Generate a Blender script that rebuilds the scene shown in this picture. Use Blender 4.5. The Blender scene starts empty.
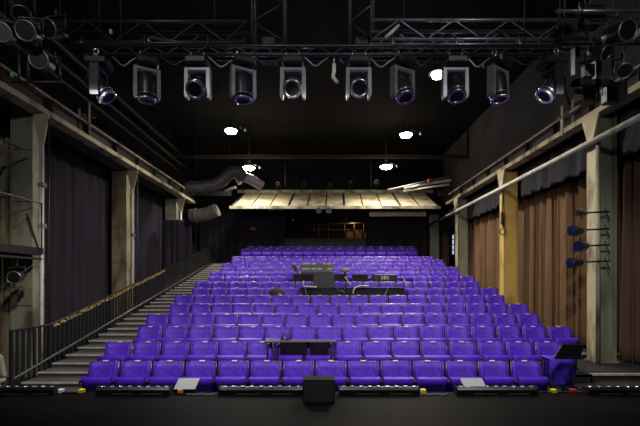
import bpy, bmesh, math, random
from mathutils import Vector, Matrix
R = math.radians
PI = math.pi
rnd = random.Random(7)
scn = bpy.context.scene
C = scn.collection

# ------------------------------------------------------------------ helpers
F, X0, YH, HC = 422.0, 322.0, 280.0, 2.16
def at(px, py, d):
    """a point seen at pixel px,py and d metres up the hall"""
    return Vector(((px - X0) / F * d, d, HC + (YH - py) / F * d))

class MB:
    def __init__(s): s.bm = bmesh.new()
    def _xf(s, vs, m):
        if m is not None: bmesh.ops.transform(s.bm, matrix=m, verts=vs)
    def box(s, a, b, bevel=0, m=None):
        a = Vector(a); b = Vector(b)
        r = bmesh.ops.create_cube(s.bm, size=1)['verts']
        c = (a + b) / 2; d = b - a
        for v in r: v.co = Vector((v.co.x * d.x, v.co.y * d.y, v.co.z * d.z)) + c
        if bevel:
            es = list({e for v in r for e in v.link_edges})
            o = bmesh.ops.bevel(s.bm, geom=es, offset=bevel, segments=1, affect='EDGES', profile=.5)
            r = list({v for f in o['faces'] for v in f.verts} | {v for v in r if v.is_valid})
            r = s._grow(r)
        s._xf(r, m); return s
    def _grow(s, vs):
        seen = set(vs); st = list(vs)
        while st:
            v = st.pop()
            for e in v.link_edges:
                o = e.other_vert(v)
                if o not in seen: seen.add(o); st.append(o)
        return list(seen)
    def cyl(s, p, q, r, r2=None, n=12, cap=True):
        p = Vector(p); q = Vector(q); r2 = r if r2 is None else r2
        z = (q - p).normalized()
        x = z.cross(Vector((0, 0, 1)))
        if x.length < 1e-4: x = Vector((1, 0, 0))
        x.normalize(); y = z.cross(x)
        A = []; B = []
        for i in range(n):
            t = 2 * PI * i / n
            u = x * math.cos(t) + y * math.sin(t)
            A.append(s.bm.verts.new(p + u * r)); B.append(s.bm.verts.new(q + u * r2))
        for i in range(n):
            j = (i + 1) % n
            s.bm.faces.new((A[i], A[j], B[j], B[i])).smooth = True
        if cap:
            s.bm.faces.new(A[::-1]); s.bm.faces.new(B)
        return s
    def tube(s, pts, r, n=8, smooth=0):
        pts = [Vector(p) for p in pts]
        for _ in range(smooth):
            o = [pts[0]]
            for a, b in zip(pts, pts[1:]): o += [a * .75 + b * .25, a * .25 + b * .75]
            pts = o + [pts[-1]]
        rs = r if isinstance(r, list) else [r] * len(pts)
        rings = []; up = None
        for i, p in enumerate(pts):
            t = (pts[min(i + 1, len(pts) - 1)] - pts[max(i - 1, 0)]).normalized()
            if up is None:
                up = t.cross(Vector((0.13, .21, 1))).normalized()
            else:
                up = (up - t * up.dot(t)).normalized()
            w = t.cross(up)
            rings.append([s.bm.verts.new(p + (up * math.cos(2 * PI * k / n) + w * math.sin(2 * PI * k / n)) * rs[i]) for k in range(n)])
        for a, b in zip(rings, rings[1:]):
            for k in range(n):
                s.bm.faces.new((a[k], a[(k + 1) % n], b[(k + 1) % n], b[k])).smooth = True
        s.bm.faces.new(rings[0][::-1]); s.bm.faces.new(rings[-1])
        return s
    def prism(s, poly, a, b, axis='y'):
        """poly: 2d outline, extruded from a to b along axis"""
        def P(u, v, w):
            return {'y': (u, w, v), 'x': (w, u, v), 'z': (u, v, w)}[axis]
        A = [s.bm.verts.new(P(u, v, a)) for u, v in poly]
        B = [s.bm.verts.new(P(u, v, b)) for u, v in poly]
        n = len(poly)
        for i in range(n):
            j = (i + 1) % n
            s.bm.faces.new((A[i], A[j], B[j], B[i]))
        s.bm.faces.new(A[::-1]); s.bm.faces.new(B)
        return s
    def grid(s, fn, nu, nv, th=0, thv=None, smooth=True):
        """surface fn(u,v) -> point; with thickness th along thv"""
        def lay(off):
            return [[s.bm.verts.new(Vector(fn(i / nu, j / nv)) + off) for j in range(nv + 1)] for i in range(nu + 1)]
        G = lay(Vector((0, 0, 0)))
        L = [(G, 1)]
        if th: H = lay(Vector(thv) * th); L.append((H, -1))
        for g, sg in L:
            for i in range(nu):
                for j in range(nv):
                    q = (g[i][j], g[i + 1][j], g[i + 1][j + 1], g[i][j + 1])
                    s.bm.faces.new(q if sg > 0 else q[::-1]).smooth = smooth
        if th:
            rim = [(i, 0) for i in range(nu)] + [(nu, j) for j in range(nv)] + [(i, nv) for i in range(nu, 0, -1)] + [(0, j) for j in range(nv, 0, -1)]
            for k in range(len(rim)):
                a = rim[k]; b = rim[(k + 1) % len(rim)]
                s.bm.faces.new((G[a[0]][a[1]], H[a[0]][a[1]], H[b[0]][b[1]], G[b[0]][b[1]]))
        return s
    def torus(s, c, nrm, r, t, n=20, k=6):
        c = Vector(c); z = Vector(nrm).normalized(); x = z.cross(Vector((0, 0, 1)))
        if x.length < 1e-4: x = Vector((1, 0, 0))
        x.normalize(); y = z.cross(x); rings = []
        for i in range(n):
            a = 2 * PI * i / n; u = x * math.cos(a) + y * math.sin(a)
            rings.append([s.bm.verts.new(c + u * (r + t * math.cos(2 * PI * j / k)) + z * t * math.sin(2 * PI * j / k)) for j in range(k)])
        for i in range(n):
            a = rings[i]; b = rings[(i + 1) % n]
            for j in range(k): s.bm.faces.new((a[j], a[(j + 1) % k], b[(j + 1) % k], b[j])).smooth = True
        return s
    def build(s, name, mat, parent=None, loc=None):
        me = bpy.data.meshes.new(name)
        bmesh.ops.recalc_face_normals(s.bm, faces=s.bm.faces)
        s.bm.to_mesh(me); s.bm.free()
        me.materials.append(mat)
        o = bpy.data.objects.new(name, me); C.objects.link(o)
        if parent: o.parent = parent
        if loc: o.location = loc
        return o

def tag(o, label=None, cat=None, group=None, kind=None):
    if label: o['label'] = label
    if cat: o['category'] = cat
    if group: o['group'] = group
    if kind: o['kind'] = kind
    return o
def empty(name, loc=(0, 0, 0), rz=0):
    o = bpy.data.objects.new(name, None); C.objects.link(o)
    o.location = loc; o.rotation_euler = (0, 0, rz); o.empty_display_size = .1
    return o
def struct(o): o['kind'] = 'structure'; return o
KIDS = {}
def copy_tree(o, parent=None):
    c = o.copy(); C.objects.link(c)
    if parent: c.parent = parent
    for ch in KIDS.setdefault(o.name, list(o.children)): copy_tree(ch, c)
    return c
ORD = ['', 'first', 'second', 'third', 'fourth', 'fifth', 'sixth', 'seventh', 'eighth', 'ninth', 'tenth', 'eleventh', 'twelfth',
       'thirteenth', 'fourteenth', 'fifteenth', 'sixteenth', 'seventeenth', 'eighteenth']

# ------------------------------------------------------------------ materials
def srgb(c):
    return tuple(((x / 255) / 12.92 if x / 255 <= .04045 else ((x / 255 + .055) / 1.055) ** 2.4) for x in c)
def mat(name, col, rough=.6, metal=0, var=.15, scale=6, stretch=(1, 1, 1), bump=0, bscale=None, spec=.5, col2=None, emit=0, ecol=None, detail=4, lo=.35, hi=.65, sheen=0):
    m = bpy.data.materials.new(name); m.use_nodes = True
    nt = m.node_tree; N = nt.nodes; L = nt.links
    b = N['Principled BSDF']; c = srgb(col)
    b.inputs['Roughness'].default_value = rough; b.inputs['Metallic'].default_value = metal
    b.inputs['Specular IOR Level'].default_value = spec
    if sheen:
        b.inputs['Sheen Weight'].default_value = sheen; b.inputs['Sheen Roughness'].default_value = .4
        b.inputs['Sheen Tint'].default_value = (*[min(1, x * 3 + .1) for x in c], 1)
    tc = N.new('ShaderNodeTexCoord'); mp = N.new('ShaderNodeMapping'); mp.inputs['Scale'].default_value = stretch
    no = N.new('ShaderNodeTexNoise'); no.inputs['Scale'].default_value = scale; no.inputs['Detail'].default_value = detail
    L.new(tc.outputs['Object'], mp.inputs[0]); L.new(mp.outputs[0], no.inputs['Vector'])
    r = N.new('ShaderNodeValToRGB')
    r.color_ramp.elements[0].position = lo; r.color_ramp.elements[1].position = hi
    a = srgb(col2) if col2 else tuple(x * (1 - var) for x in c)
    bb = c if col2 else tuple(min(1, x * (1 + var)) for x in c)
    r.color_ramp.elements[0].color = (*a, 1); r.color_ramp.elements[1].color = (*bb, 1)
    L.new(no.outputs['Fac'], r.inputs[0]); L.new(r.outputs[0], b.inputs['Base Color'])
    if bump:
        n2 = N.new('ShaderNodeTexNoise'); n2.inputs['Scale'].default_value = bscale or scale * 4
        L.new(mp.outputs[0], n2.inputs['Vector'])
        bp = N.new('ShaderNodeBump'); bp.inputs['Strength'].default_value = bump; bp.inputs['Distance'].default_value = .01
        L.new(n2.outputs['Fac'], bp.inputs['Height']); L.new(bp.outputs[0], b.inputs['Normal'])
    if emit:
        b.inputs['Emission Color'].default_value = (*srgb(ecol or col), 1); b.inputs['Emission Strength'].default_value = emit
    return m
M = {}
M['purple'] = mat('purple_fabric', (80, 36, 182), .46, var=.3, scale=14, bump=.5, bscale=90, spec=.32)
M['purple_pan'] = mat('purple_seat_pan', (72, 32, 180), .45, var=.15, scale=7, spec=.35)
M['purple_cloth'] = mat('purple_cloth', (70, 42, 200), .7, var=.2, scale=5, bump=.2, sheen=.3)
M['seat_metal'] = mat('seat_metal', (138, 124, 112), .35, .75, var=.2, scale=12)
M['seat_dark'] = mat('seat_dark_steel', (30, 28, 32), .5, .3, var=.2, scale=12)
M['plate'] = mat('number_plate_glint', (225, 220, 210), .3, .3, var=.05)  # small plate, whitened so its colour also stands for the top rail's glint
M['black'] = mat('black_metal', (24, 24, 26), .5, .2, var=.25, scale=10)
M['black_sat'] = mat('black_satin', (16, 16, 17), .35, 0, var=.3, scale=8)
M['black_cloth'] = mat('black_drape', (42, 38, 48), .9, var=.22, scale=3, stretch=(1, 1, .15), bump=.3, bscale=60, spec=.15)
M['black_wall'] = mat('black_wall_paint', (24, 24, 27), .85, var=.25, scale=1.2, spec=.2)
M['grey_wall'] = mat('dark_grey_wall_paint', (96, 94, 95), .85, var=.2, scale=.8, spec=.2)
M['ceiling'] = mat('ceiling_black', (26, 25, 25), .85, var=.35, scale=.7, spec=.2)
M['stage'] = mat('stage_floor', (10.5, 10, 10.5), .6, 0, var=.35, scale=1.4, bump=.12, bscale=9, spec=.05)
M['floor'] = mat('hall_floor', (46, 44, 44), .7, var=.3, scale=2)
M['tier'] = mat('tier_boards', (34, 32, 34), .7, var=.3, scale=2)
M['tread'] = mat('stair_tread', (74, 72, 72), .65, var=.28, scale=3, stretch=(.6, 3, 1), bump=.2)
M['nosing'] = mat('tread_nosing', (190, 185, 176), .45, .3, var=.2, scale=5)
M['cream'] = mat('cream_steel_paint', (196, 184, 148), .55, .1, var=.2, scale=2.5, stretch=(1, 1, .4), col2=(112, 98, 72), lo=.33, hi=.52, bump=.15)
M['greycream'] = mat('grey_cream_steel', (150, 146, 124), .6, .1, scale=2.2, stretch=(1, 1, .5), col2=(88, 82, 66), lo=.35, hi=.55, bump=.2)
M['sage'] = mat('sage_steel', (136, 138, 116), .6, .1, scale=2, stretch=(1, 1, .4), col2=(84, 82, 66), lo=.3, hi=.55, bump=.15)
M['ochre'] = mat('ochre_steel', (206, 172, 92), .55, .05, scale=2.5, stretch=(1, 1, .4), col2=(160, 128, 62), lo=.3, hi=.5, bump=.15)
M['rust'] = mat('rusted_plate', (158, 146, 114), .8, .1, scale=3, stretch=(1, 1, .35), col2=(106, 88, 64), lo=.38, hi=.6, bump=.3)
M['darksteel'] = mat('dark_steel', (52, 49, 45), .55, .4, var=.3, scale=3)
M['whitepipe'] = mat('white_pipe', (215, 210, 196), .45, 0, var=.1, scale=4, col2=(165, 155, 135), lo=.3, hi=.45)
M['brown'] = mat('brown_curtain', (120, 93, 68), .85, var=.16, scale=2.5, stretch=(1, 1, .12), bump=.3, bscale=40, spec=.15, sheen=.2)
M['brown_shaded'] = mat('brown_curtain_shade', (94, 72, 60), .9, var=.16, scale=2.5, stretch=(1, 1, .12), bump=.3, bscale=40, spec=.15)  # same brown curtain cloth, with shade put into the colour
M['valance'] = mat('grey_black_valance', (58, 57, 62), .85, var=.25, scale=3, stretch=(1, 1, .2), spec=.2)
M['alu'] = mat('truss_aluminium', (140, 140, 142), .38, .8, var=.2, scale=9)
M['alu_dark'] = mat('truss_dark', (66, 66, 68), .45, .7, var=.25, scale=9)
M['head_grey'] = mat('fixture_grey', (138, 138, 144), .35, .3, var=.15, scale=8)
M['head_dark'] = mat('fixture_dark', (44, 44, 48), .4, .3, var=.25, scale=14)
M['chrome'] = mat('fixture_ring', (190, 190, 196), .25, .9, var=.1)
M['lens'] = mat('fixture_lens', (9, 10, 13), .45, .0, var=.2, spec=.5)
M['lens_blue'] = mat('lens_blue', (24, 30, 78), .15, 0, var=.4, spec=.8)
M['duct'] = mat('duct_metal', (92, 89, 86), .5, .35, var=.2, scale=5)
M['duct_light'] = mat('duct_light_metal', (200, 194, 182), .45, .2, var=.15, scale=5)
M['panel'] = mat('skylight_cream', (180, 168, 138), .6, 0, scale=2.4, col2=(128, 112, 82), lo=.32, hi=.5, bump=.1)
M['gold'] = mat('brass_brown', (140, 96, 52), .5, .2, var=.5, scale=4, col2=(66, 44, 26), lo=.4, hi=.55)
M['wedge_grey'] = mat('grey_lid', (165, 165, 172), .5, 0, var=.06, scale=4)
M['rubber'] = mat('black_rubber', (14, 14, 15), .75, 0, var=.2)
M['grille'] = mat('speaker_grille', (30, 30, 32), .6, .3, var=.45, scale=60, detail=2)
M['console'] = mat('console_face', (86, 86, 84), .45, .3, scale=40, col2=(44, 44, 44), lo=.42, hi=.58)
M['console_light'] = mat('console_screen', (118, 122, 122), .3, 0, var=.15, scale=20)
M['beige'] = mat('beige_tube', (196, 184, 160), .4, .2, var=.1)
M['yellow'] = mat('yellow_tape', (226, 206, 30), .6, 0, var=.08)
M['tape_brass'] = mat('yellow_print', (190, 164, 88), .6, 0, var=.15)
M['red'] = mat('red_plastic', (170, 36, 36), .5, 0, var=.1)
M['orange'] = mat('orange_plastic', (226, 140, 60), .5, 0, var=.1)
M['green'] = mat('green_plastic', (60, 190, 90), .5, 0, var=.1)
M['white'] = mat('white_paint', (220, 220, 216), .5, 0, var=.06)
M['lamp'] = mat('house_lamp_glow', (255, 246, 226), .5, emit=60, ecol=(255, 244, 222))
M['window'] = mat('daylight_pane', (200, 215, 240), .3, emit=1.1, ecol=(190, 208, 240), var=.05)
M['warmlamp'] = mat('warm_bulb', (255, 190, 110), .5, emit=6, ecol=(255, 180, 100))

# ------------------------------------------------------------------ setting
b = MB(); b.box((-9, -3, -.12), (9, 30, 0)); struct(b.build('floor', M['floor']))
b = MB(); b.box((-9, -3, .002), (9, 5.88, .6))
for x in (-4.2, -1.4, 1.4, 4.2): b.box((x - .004, -3, .6), (x + .004, 5.88, .6015))
struct(b.build('floor_stage', M['stage']))
b = MB(); b.box((-9, -3, 9.4), (9, 30, 9.6)); struct(b.build('ceiling', M['ceiling']))
b = MB(); b.box((-7.6, -3, 0), (-7.35, 28.5, 9.4)); struct(b.build('wall_left', M['black_wall']))
# right wall with one opening for the far window
wy0, wy1, wz0, wz1 = 23.2, 24.25, 3.6, 4.75
b = MB()
b.box((7.35, -3, 0), (7.6, wy0, 6.5)); b.box((7.35, wy1, 0), (7.6, 28.5, 6.5))
b.box((7.35, wy0, 0), (7.6, wy1, wz0)); b.box((7.35, wy0, wz1), (7.6, wy1, 6.5))
struct(b.build('wall_right', M['black_wall']))
b = MB(); b.box((7.0, -3, 6.3), (7.34, 28.5, 9.4)); struct(b.build('wall_right_upper', M['grey_wall']))
b = MB(); b.box((7.5, wy0, wz0), (7.53, wy1, wz1)); w = struct(b.build('window_1', M['window']))
b = MB()
for y in (wy0, (wy0 + wy1) / 2, wy1): b.box((7.42, y - .03, wz0), (7.49, y + .03, wz1))
for k in range(5):
    z = wz0 + (wz1 - wz0) * k / 4; b.box((7.42, wy0, z - .02), (7.49, wy1, z + .02))
b.build('window_frame', M['darksteel'], w)
# back wall with a central opening and a dim gallery behind it
bw = 24.4
b = MB()
b.box((-7.6, bw, 0), (-2.2, bw + .25, 9.4)); b.box((2.6, bw, 0), (7.6, bw + .25, 9.4))
b.box((-2.2, bw, 6.3), (2.6, bw + .25, 9.4)); b.box((-2.2, bw, 0), (2.6, bw + .25, 3.3))
struct(b.build('wall_back', M['black_wall']))
b = MB(); b.box((-7.6, 28.5, 0), (7.6, 28.7, 9.4)); struct(b.build('wall_gallery', M['black_wall']))
# seating tiers
ND, RISE, RD, D1 = 18, .18, .9, 6.8
b = MB()
for k in range(ND):
    y0 = D1 + RD * k - .56; y1 = y0 + RD
    xr = {0: 3.9, 1: 4.6}.get(k, 5.15)
    z = max(.004, RISE * k)
    b.box((-3.98, y0, z - .05 if k else .002), (xr, y1 + .02, z))
    b.box((-3.98, y0, 0.001), (xr, y0 + .02, max(.003, z - .001)))
    b.box((xr - .03, y0, .001), (xr, y1, max(.003, z - .05)))
b.box((-3.98, D1 + RD * ND - .56, 3.01), (5.15, bw, 3.06))
struct(b.build('floor_tiers', M['tier']))
# left aisle stair: two steps to a row
st = MB(); no = MB()
NS = 34
for i in range(NS):
    y0 = D1 - .56 + .45 * (i - 0) + .2; z = .09 * i
    if z <= 0: continue
    st.box((-5.55, y0, z - .03), (-4.0, y0 + .47, z))
    st.box((-5.55, y0 + .02, z - .10 if z > .1 else .001), (-4.0, y0 + .03, z - .03))
    no.box((-5.55, y0 - .012, z - .028), (-4.0, y0 + .03, z + .004))
st.box((-5.55, D1 - .56 + .45 * NS, .09 * NS - .06), (-4.0, bw - .05, .09 * NS - .03))
stair = struct(st.build('floor_aisle_stair', M['tread']))
no.build('nosing', M['nosing'], stair)
# right low steps
b = MB(); b.box((4.65, 7.0, .002), (7.0, 8.27, .2)); b.box((5.2, 8.27, .002), (7.0, 9.9, .32)); b.box((5.2, 9.9, .002), (7.0, 10.6, .44))
rs = struct(b.build('floor_right_steps', M['tier']))
b = MB(); b.box((4.65, 6.97, .18), (7.0, 7.03, .206)); b.box((5.2, 8.24, .29), (7.0, 8.31, .326)); b.box((5.2, 9.87, .41), (7.0, 9.93, .446))
b.build('nosing', M['nosing'], rs)
# ceiling purlins
for i, (y, z, h) in enumerate(((20.0, 7.95, .12),)):
    b = MB(); b.box((-7.3, y, z), (6.98, y + .16, z + .03)); b.box((-7.3, y + .07, z + .03), (6.98, y + .09, z + h)); b.box((-7.3, y, z + h), (6.98, y + .16, z + h + .03))
    if z + h < 9.2: b.box((-7.3, y + .05, z + h), (-7.2, y + .11, 9.4)); b.box((6.88, y + .05, z + h), (6.98, y + .11, 9.4))
    struct(b.build('trim_%d' % (i + 1), mat('purlin_brown', (52, 40, 34), .7, .1, var=.3, scale=2)))

# ------------------------------------------------------------------ seats
def make_seat():
    r = empty('theatre_seat')
    b = MB()   # padded back, gently dished, leaning away from the stage
    def back(u, v):
        x = (u - .5) * (.448 + .012 * v); z = .43 + .42 * v
        y = -.115 + .115 * v - .035 * (2 * u - 1) ** 2 - .012 * math.sin(PI * v)
        return (x, y, z)
    b.grid(back, 8, 5, .045, (0, 1, 0)); b.build('backrest', M['purple'], r)
    b = MB()   # folded-up seat
    def pan(u, v):
        x = (u - .5) * .456; z = .22 + .42 * v
        y = -.15 - .155 * v + .008 * (2 * u - 1) ** 2
        return (x, y, z)
    b.grid(pan, 6, 4, .06, (0, .93, .36)); b.build('seat', M['purple_pan'], r)
    b = MB()
    b.tube([(x, .012 - .035 * (x / .23) ** 2, .857) for x in (-.225, -.15, -.075, 0, .075, .15, .225)], .0075, 6)
    b.build('top_rail', M['seat_metal'], r)
    b = MB(); b.box((-.04, -.012, .851), (.04, .034, .871), .003); b.build('number_plate_glint', M['plate'], r)
    for s in (-1, 1):
        b = MB(); b.tube([(s * .236, -.15, .42), (s * .238, -.055, .7), (s * .236, -.02, .862)], .006, 6)
        b.build('back_frame', M['seat_metal'], r)
    for s in (-1, 1):
        b = MB(); b.prism([(-.24, 0), (-.02, 0), (-.02, .05), (-.06, .07), (-.06, .56), (-.19, .56), (-.19, .07), (-.24, .05)], s * .249 - .009, s * .249 + .009, 'x')
        b.build('leg', M['seat_dark'], r)
        b = MB(); b.box((s * .249 - .011, -.30, .56), (s * .249 + .011, -.02, .60), .004); b.build('armrest', M['seat_dark'], r)
    return r
W = .52
proto = make_seat(); used = False
rows = []   # (row index, depth step, first left edge in pitches, count)
for n in range(14):
    cnt = {0: 14, 1: 16}.get(n, 17)
    rows.append((n, n, -7.22 if n % 2 == 0 else -7.6, cnt))
rows += [(14, 16, -7.8, 17), (15, 17, -7.6, 17)]
for n, k, left, cnt in rows:
    for j in range(cnt):
        x = (left + j + .5) * W; y = D1 + RD * k; z = max(.004, RISE * k) + .001
        px = X0 + x * F / y
        if n == 6 and 293 < px < 407: continue
        if n == 8 and 292 < px < 408: continue
        o = proto if not used else copy_tree(proto)
        if not used: KIDS[proto.name] = list(proto.children)
        used = True
        o.location = (x, y, z); o.scale = (1, 1, .985); o.rotation_euler = (R(rnd.uniform(-.25, .25)), 0, R(rnd.uniform(-.8, .8)))
        m = (cnt - 1) / 2
        where = ('%s from the left end' % ORD[j + 1]) if j <= m else ('%s from the right end' % ORD[cnt - j] if cnt - j > 1 else 'at the right end')
        if j == 0: where = 'at the left end'
        rown = 'front row' if n == 0 else ('back row' if n == 15 else ('last row but one' if n == 14 else '%s row from the stage' % ORD[n + 1]))
        tag(o, 'purple tip-up seat %s of the %s' % (where, rown), 'seat', 'purple tip-up theatre seats on the tiers')

# ------------------------------------------------------------------ columns, beams, pipes
def ibeam(b, x, z0, z1, y0, y1, fw=.3, t=.1, web=.03):
    b.box((x - fw / 2, y0, z0), (x + fw / 2, y1, z0 + t)); b.box((x - fw / 2, y0, z1 - .05), (x + fw / 2, y1, z1))
COLD = (9.47, 14.2, 19.0, 23.6)
# right columns
rc_lab = ['sage green steel column carrying the blue spotlights, nearest on the right wall',
          'bright ochre yellow steel column between the brown curtains',
          'pale grey green steel column on the right just before the small window',
          'small far steel column at the top right end of the seating']
for i, d in enumerate(COLD):
    r = empty('steel_column', (6.28, d, 0)); tag(r, rc_lab[i], 'column', 'steel columns along the right side')
    m = [M['sage'], M['ochre'], M['sage'], M['sage']][i]; z0 = .46 if i == 0 else 0
    z0 = .33 if i == 0 else 0.002
    b = MB(); b.box((-.23, -.15, z0), (-.2, .17, 5.8)); b.build('flange', M['cream'] if i != 1 else m, r)
    b = MB(); b.box((.2, -.15, z0), (.23, .17, 5.8)); b.build('flange', m, r)
    b = MB(); b.box((-.2, -.02, z0), (.2, .02, 5.8)); b.build('web', m, r)
    if i == 1:
        b = MB(); b.box((-.19, -.14, z0), (.19, -.1, 5.75)); b.build('cover_plate', m, r)
    b = MB()
    b.prism([(-.3, 5.82), (.3, 5.82), (.09, 5.25), (-.09, 5.25)], -.27, -.235, 'x')
    b.build('gusset', M['cream'], r)
    if i == 0:
        b = MB()
        b.box((-.27, -.19, z0), (.27, .21, z0 + .03)); b.build('base_plate', M['greycream'], r)
lc_lab = ['weathered cream steel column nearest the camera on the left',
          'rusty cream steel column halfway along the black drapes on the left',
          'short visible top of a pale steel column by the lower air duct']
for i, d in enumerate(COLD[:3]):
    r = empty('steel_column', (-6.55 + (.12 if i == 0 else 0), d, 0)); tag(r, lc_lab[i], 'column', 'steel columns along the left side')
    m = [M['greycream'], M['rust'], M['greycream']][i]
    b = MB(); b.box((-.45, -.15, 0.002), (-.41, .15, 5.8)); b.build('flange', m, r)
    b = MB(); b.box((.0, -.15, 0.002), (.04, .15, 5.8)); b.build('flange', m, r)
    b = MB(); b.box((-.41, -.12, 0.002), (.0, -.09, 5.8)); b.build('web', m, r)
    for k in range(4):
        b = MB(); b.box((-.4, -.16, 1.6 + k * 1.15), (0, -.12, 1.7 + k * 1.15)); b.build('tie_plate', m, r)
    b = MB(); b.prism([(.08, 5.82), (.44, 5.82), (.31, 5.15), (.21, 5.15)], -.2, -.17, 'y'); b.build('gusset', M['cream'], r)
    b = MB(); b.tube([(.26, -.18, .0), (.26, -.18, 5.2)], .045, 10); b.build('pipe', M['whitepipe'], r)
    for z in ((3.3, 4.2) if i == 0 else (3.6,)):
        b = MB(); b.box((.2, -.25, z), (.33, -.1, z + .1), .01); b.build('junction_box', M['greycream'], r)
    if i < 2:
        b = MB(); b.tube([(.43, -.2, .0), (.43, -.2, 5.7)], .018, 8); b.build('conduit', M['darksteel'], r)
# far-left rusty panel group by the first column
r = empty('corrugated_panel', (-7.12, 9.45, 0)); r.scale = (.62, .8, 1); tag(r, 'tall rusty ribbed steel panel at the far left edge of the picture', 'panel')
for k in range(4):
    b = MB(); b.prism([(-.24 + k * .13, .002), (-.15 + k * .13, .002), (-.15 + k * .13, 5.2 + .12 * (k % 2)), (-.24 + k * .13, 5.2 + .12 * (k % 2))], -.06 - .05 * (k % 2), 0); b.build('rib', M['rust'], r)
b = MB(); b.box((-.1, -.16, 4.0), (.2, -.12, 4.9), .01); b.build('patch_plate', M['greycream'], r)
b = MB(); b.tube([(-.12, -.2, 4.3), (.2, -.22, 4.65)], .03, 8); b.build('clamp_arm', M['black'], r)

def runway(x, y0, y1, lab):
    r = empty('crane_runway_beam', (x, y0, 0)); tag(r, lab, 'beam', 'runway beams above the columns')
    L = y1 - y0
    b = MB(); b.box((-.15, 0, 5.83), (.15, L, 5.95)); b.build('lower_flange', M['cream'], r)
    b = MB(); b.box((-.012, 0, 5.95), (.012, L, 6.24))
    k = .6
    while k < L: b.box((-.13, k, 5.95), (.13, k + .02, 6.24)); k += 1.5
    b.build('web', M['darksteel'], r)
    b = MB(); b.box((-.14, 0, 6.24), (.14, L, 6.29)); b.build('upper_flange', M['cream'], r)
    b = MB(); b.box((-.03, 0, 6.29), (.03, L, 6.36)); b.build('crane_rail', M['greycream'], r)
    return r
runway(-6.25, 4.5, 20.3, 'cream steel runway beam running along the left side over the drapes')
runway(6.2, 4.5, 20.6, 'cream steel runway beam running along the right side over the curtains')
b = MB(); b.tube([(5.93, 5.5, 5.2), (5.93, 24.2, 5.2)], .062, 12)
for y in (9.2, 13.9, 18.8): b.tube([(5.93, y, 5.2), (6.06, y, 5.2)], .035, 6)
tag(b.build('horizontal_pipe', M['whitepipe']), 'long pale pipe running in front of the right hand columns below the beam', 'pipe')
up = ['upper', 'middle', 'lower']
for i, (x, z, y1) in enumerate(((-6.9, 8.35, 21), (-6.75, 7.75, 21), (-6.75, 7.35, 20))):
    b = MB(); b.tube([(x, 4.5, z), (x, y1, z - .05)], .07 - .01 * i, 8)
    tag(b.build('ceiling_pipe', M['duct']), '%s of the three dark pipes running high along the left wall' % up[i], 'pipe', 'dark pipes high on the left wall')

# ------------------------------------------------------------------ curtains
def curtain(name, x, y0, y1, z0, z1, folds, amp, m, lab, cat='curtain', group=None, swag=0, alongx=False, seed=0, flare=.0):
    rr = random.Random(seed); ph = [rr.uniform(0, 6) for _ in range(4)]
    fr = [rr.uniform(.7, 1.4) for _ in range(3)]
    L = y1 - y0; nu = int(max(30, folds * 16)); nv = 14
    def fn(u, v):
        w = u * folds * 2 * PI
        a = amp * (1 - .35 * v)
        q = w + ph[0] + 1.1 * math.sin(w * .31 * fr[0] + ph[1]) + .25 * math.sin(v * 3 + ph[2]); o = a * (.7 * math.tanh(2.2 * math.sin(q)) + .22 * math.sin(w * 1.73 * fr[1] + ph[2] + v * .6) + .25 * math.sin(w * .43 + ph[3] + .5 * v))
        top = z1 - swag * (.5 + .5 * math.sin(u * PI * 7 + ph[1])) * (1 - .0 * v)
        z = z0 + (top - z0) * v
        yy = y0 + L * u + .38 * min(a, L / folds * .7) * math.sin(2 * q)
        yy = min(max(yy, y0), y1)
        return (yy, x + o, z) if alongx else (x + o, yy, z)
    b = MB(); b.grid(fn, nu, nv, .012, (0, 1, 0) if alongx else (1, 0, 0))
    o = b.build(name, m); tag(o, lab, cat, group); return o
curtain('brown_curtain', 6.9, 5.6, 9.7, .35, 4.95, 11, .19, M['brown_shaded'], 'shaded brown curtain at the right edge, nearest the stage', group='brown curtains on the right wall', swag=.12, seed=1)
curtain('brown_curtain', 6.9, 9.85, 14.2, .46, 5.06, 13, .2, M['brown'], 'wide brown curtain between the sage and the ochre columns', group='brown curtains on the right wall', swag=.22, seed=2)
curtain('brown_curtain', 6.9, 14.45, 18.9, .05, 5.02, 12, .19, M['brown'], 'brown curtain beyond the ochre column, before the small window', group='brown curtains on the right wall', swag=.2, seed=3)
curtain('brown_curtain', 6.9, 19.4, 21.5, .05, 4.95, 6, .09, M['brown_shaded'], 'narrow brown curtain just in front of the small bright window', group='brown curtains on the right wall', swag=.12, seed=4)
curtain('brown_curtain', 6.9, 23.05, 24.1, .05, 4.95, 6, .09, M['brown_shaded'], 'narrow far brown curtain past the small bright window', group='brown curtains on the right wall', swag=.12, seed=5)
vl = ['nearest the stage', 'between the sage and ochre columns', 'beyond the ochre column', 'farthest, above the small window']
for i, (a, c) in enumerate(((5.6, 9.25), (9.75, 14.0), (14.45, 18.8), (19.3, 23.9))):
    curtain('valance', 6.57, a, c, 4.85, 5.78, 7, .07, M['valance'], 'charcoal cloth valance over the right curtains, %s' % vl[i], 'valance', 'charcoal valances over the brown curtains', seed=20 + i)
dl = ['black drape at the left edge behind the weathered column', 'broad black drape between the two nearest left columns', 'black drape past the rusty left column', 'far black drape at the top left end of the stair']
for i, (a, c) in enumerate(((4.8, 9.2), (9.8, 14.1), (14.5, 18.9), (19.3, 24.2))):
    curtain('black_drape', -7.12 if i else -7.2, a, c, .02, 5.85, 9, .05, M['black_cloth'], dl[i], 'drape', 'black drapes along the left wall', seed=40 + i)
curtain('black_drape', 24.1, -7.0, -5.0, 3.1, 6.1, 5, .04, M['black_cloth'], 'black drape on the back wall in the far left corner', 'drape', seed=50, alongx=True)
curtain('black_drape', 23.9, -4.95, -2.1, 3.1, 6.25, 6, .04, M['black_cloth'], 'black drape left of the central gallery opening on the back wall', 'drape', seed=51, alongx=True)
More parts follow.
